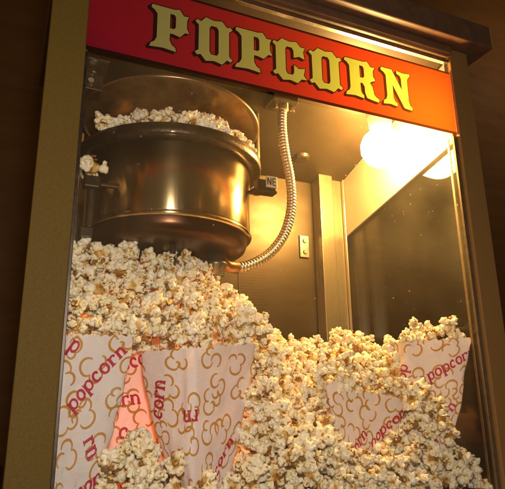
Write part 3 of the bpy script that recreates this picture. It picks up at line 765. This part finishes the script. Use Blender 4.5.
for a, h in low:
    v = np.empty(len(a.vertices)*3); a.vertices.foreach_get('co', v); t = np.empty(len(a.vertices)); a.attributes['tint'].data.foreach_get('value', t)
    hv = np.empty(len(h.vertices)*3); h.vertices.foreach_get('co', hv)
    cache.append((np.vstack([v.reshape(-1, 3), hv.reshape(-1, 3)]), [list(q.vertices) for q in a.polygons]+[[k+len(a.vertices) for k in q.vertices] for q in h.polygons],
                  np.concatenate([t, np.zeros(len(h.vertices))]), [0]*len(a.polygons)+[1]*len(h.polygons)))
for i, (p, r_) in enumerate(placed):
    rot = Matrix.Rotation(rp.uniform(0, 6.28), 3, rdir(rp)) @ Matrix.Rotation(rp.uniform(0, 6.28), 3, 'Z'); s = rp.uniform(.92, 1.38)*(.94 if r_ == 'kettle' else 1.35 if r_ == 'pivot' else 1)
    if i in single:
        a, h = protos[rp.randrange(NP)]; lab, grp = REG[region_of(p, r_)]
        o = bpy.data.objects.new('popped_kernel', a); col.objects.link(o)
        o.matrix_world = Matrix.Translation(p) @ rot.to_4x4() @ Matrix.Scale(s, 4); tag(o, lab, 'popcorn', grp)
        c = bpy.data.objects.new('hull', h); col.objects.link(c); c.parent = o
    else:
        v, f, t, m_ = cache[rp.randrange(len(cache))]; mm = np.array(rot)*s
        stuff_v.append(v@mm.T+np.array(p)); stuff_f += [[k+nv for k in q] for q in f]; stuff_t.append(t); stuff_m += m_; nv += len(v)
vis = [i for i in order[:330] if placed[i][1] not in ('kettle', 'pivot')]
for k in range(230):       # crumbs and broken flakes lying on the heap
    p = placed[vis[rp.randrange(len(vis))]][0]; tow = (CAM-p).normalized()
    q = p+(tow+Vector((rp.uniform(-.7, .7), rp.uniform(-.3, .3), rp.uniform(-.4, .9)))).normalized()*.0115
    if q.y < .009 or any(inside(q, b_) for b_ in BAGS) or gap(q): continue
    v, f, t, m_ = cache[rp.randrange(len(cache))]; mm = np.array(Matrix.Rotation(rp.uniform(0, 6.28), 3, rdir(rp)))*rp.uniform(.28, .50)
    stuff_v.append(v@mm.T+np.array(q)); stuff_f += [[a+nv for a in b] for b in f]; stuff_t.append(np.clip(t+.12, 0, 1)); stuff_m += m_; nv += len(v)
me = bpy.data.meshes.new('popcorn_heap'); me.from_pydata(np.vstack(stuff_v), [], stuff_f)
me.polygons.foreach_set('material_index', stuff_m); me.polygons.foreach_set('use_smooth', [True]*len(stuff_f))
me.attributes.new('tint', 'FLOAT', 'POINT').data.foreach_set('value', np.concatenate(stuff_t))
o = link('popcorn_heap', me, [M['popcorn'], M['hull']]); tag(o, 'dense mass of cream popped kernels filling the bottom of the machine', 'popcorn', kind='stuff')

# ------------------------------------------------------------------ light: the lamps of the machine, the camera flash, a dim room, two added lights
w = bpy.data.worlds.new('World'); scn.world = w; w.use_nodes = True
w.node_tree.nodes['Background'].inputs[0].default_value = (1, .72, .42, 1); w.node_tree.nodes['Background'].inputs[1].default_value = .022
fl = bpy.data.lights.new('camera_flash', 'AREA'); fl.shape = 'DISK'; fl.size = .05; fl.energy = 3.0; fl.color = (.98, .95, 1)
fo = bpy.data.objects.new('camera_flash', fl); col.objects.link(fo); fo.location = CAM+Vector((.015, -.04, .11))
fo.rotation_euler = (Vector((-.02, .1, .18))-fo.location).to_track_quat('-Z', 'Y').to_euler()
rl = bpy.data.lights.new('wall_fill', 'AREA'); rl.size = .3; rl.energy = 2.6; rl.color = (1, .75, .45)  # added light, brightens the wall at the upper right
ro = bpy.data.objects.new('wall_fill', rl); col.objects.link(ro); ro.location = (2.3, .5, 2.0); ro.rotation_euler = (Vector((2.0, 1.3, 1.3))-ro.location).to_track_quat('-Z', 'Y').to_euler()

ll = bpy.data.lights.new('kettle_streak_light', 'AREA'); ll.shape = 'RECTANGLE'; ll.size = .14; ll.size_y = 1.3; ll.energy = 2.2; ll.color = (1, .66, .30)  # added tall strip light that draws gold streaks on the kettle
lo = bpy.data.objects.new('kettle_streak_light', ll); col.objects.link(lo); lo.location = (-1.40, -.50, .60); lo.rotation_euler = (Vector((-.1, .15, .35))-lo.location).to_track_quat('-Z', 'Y').to_euler()
scn.view_settings.view_transform = 'Standard'; scn.view_settings.look = 'None'; scn.view_settings.exposure = 0; scn.view_settings.gamma = 1
scn.render.engine = 'CYCLES'; scn.cycles.use_denoising = True; scn.cycles.max_bounces = 10; scn.cycles.transparent_max_bounces = 12; scn.cycles.sample_clamp_indirect = 6
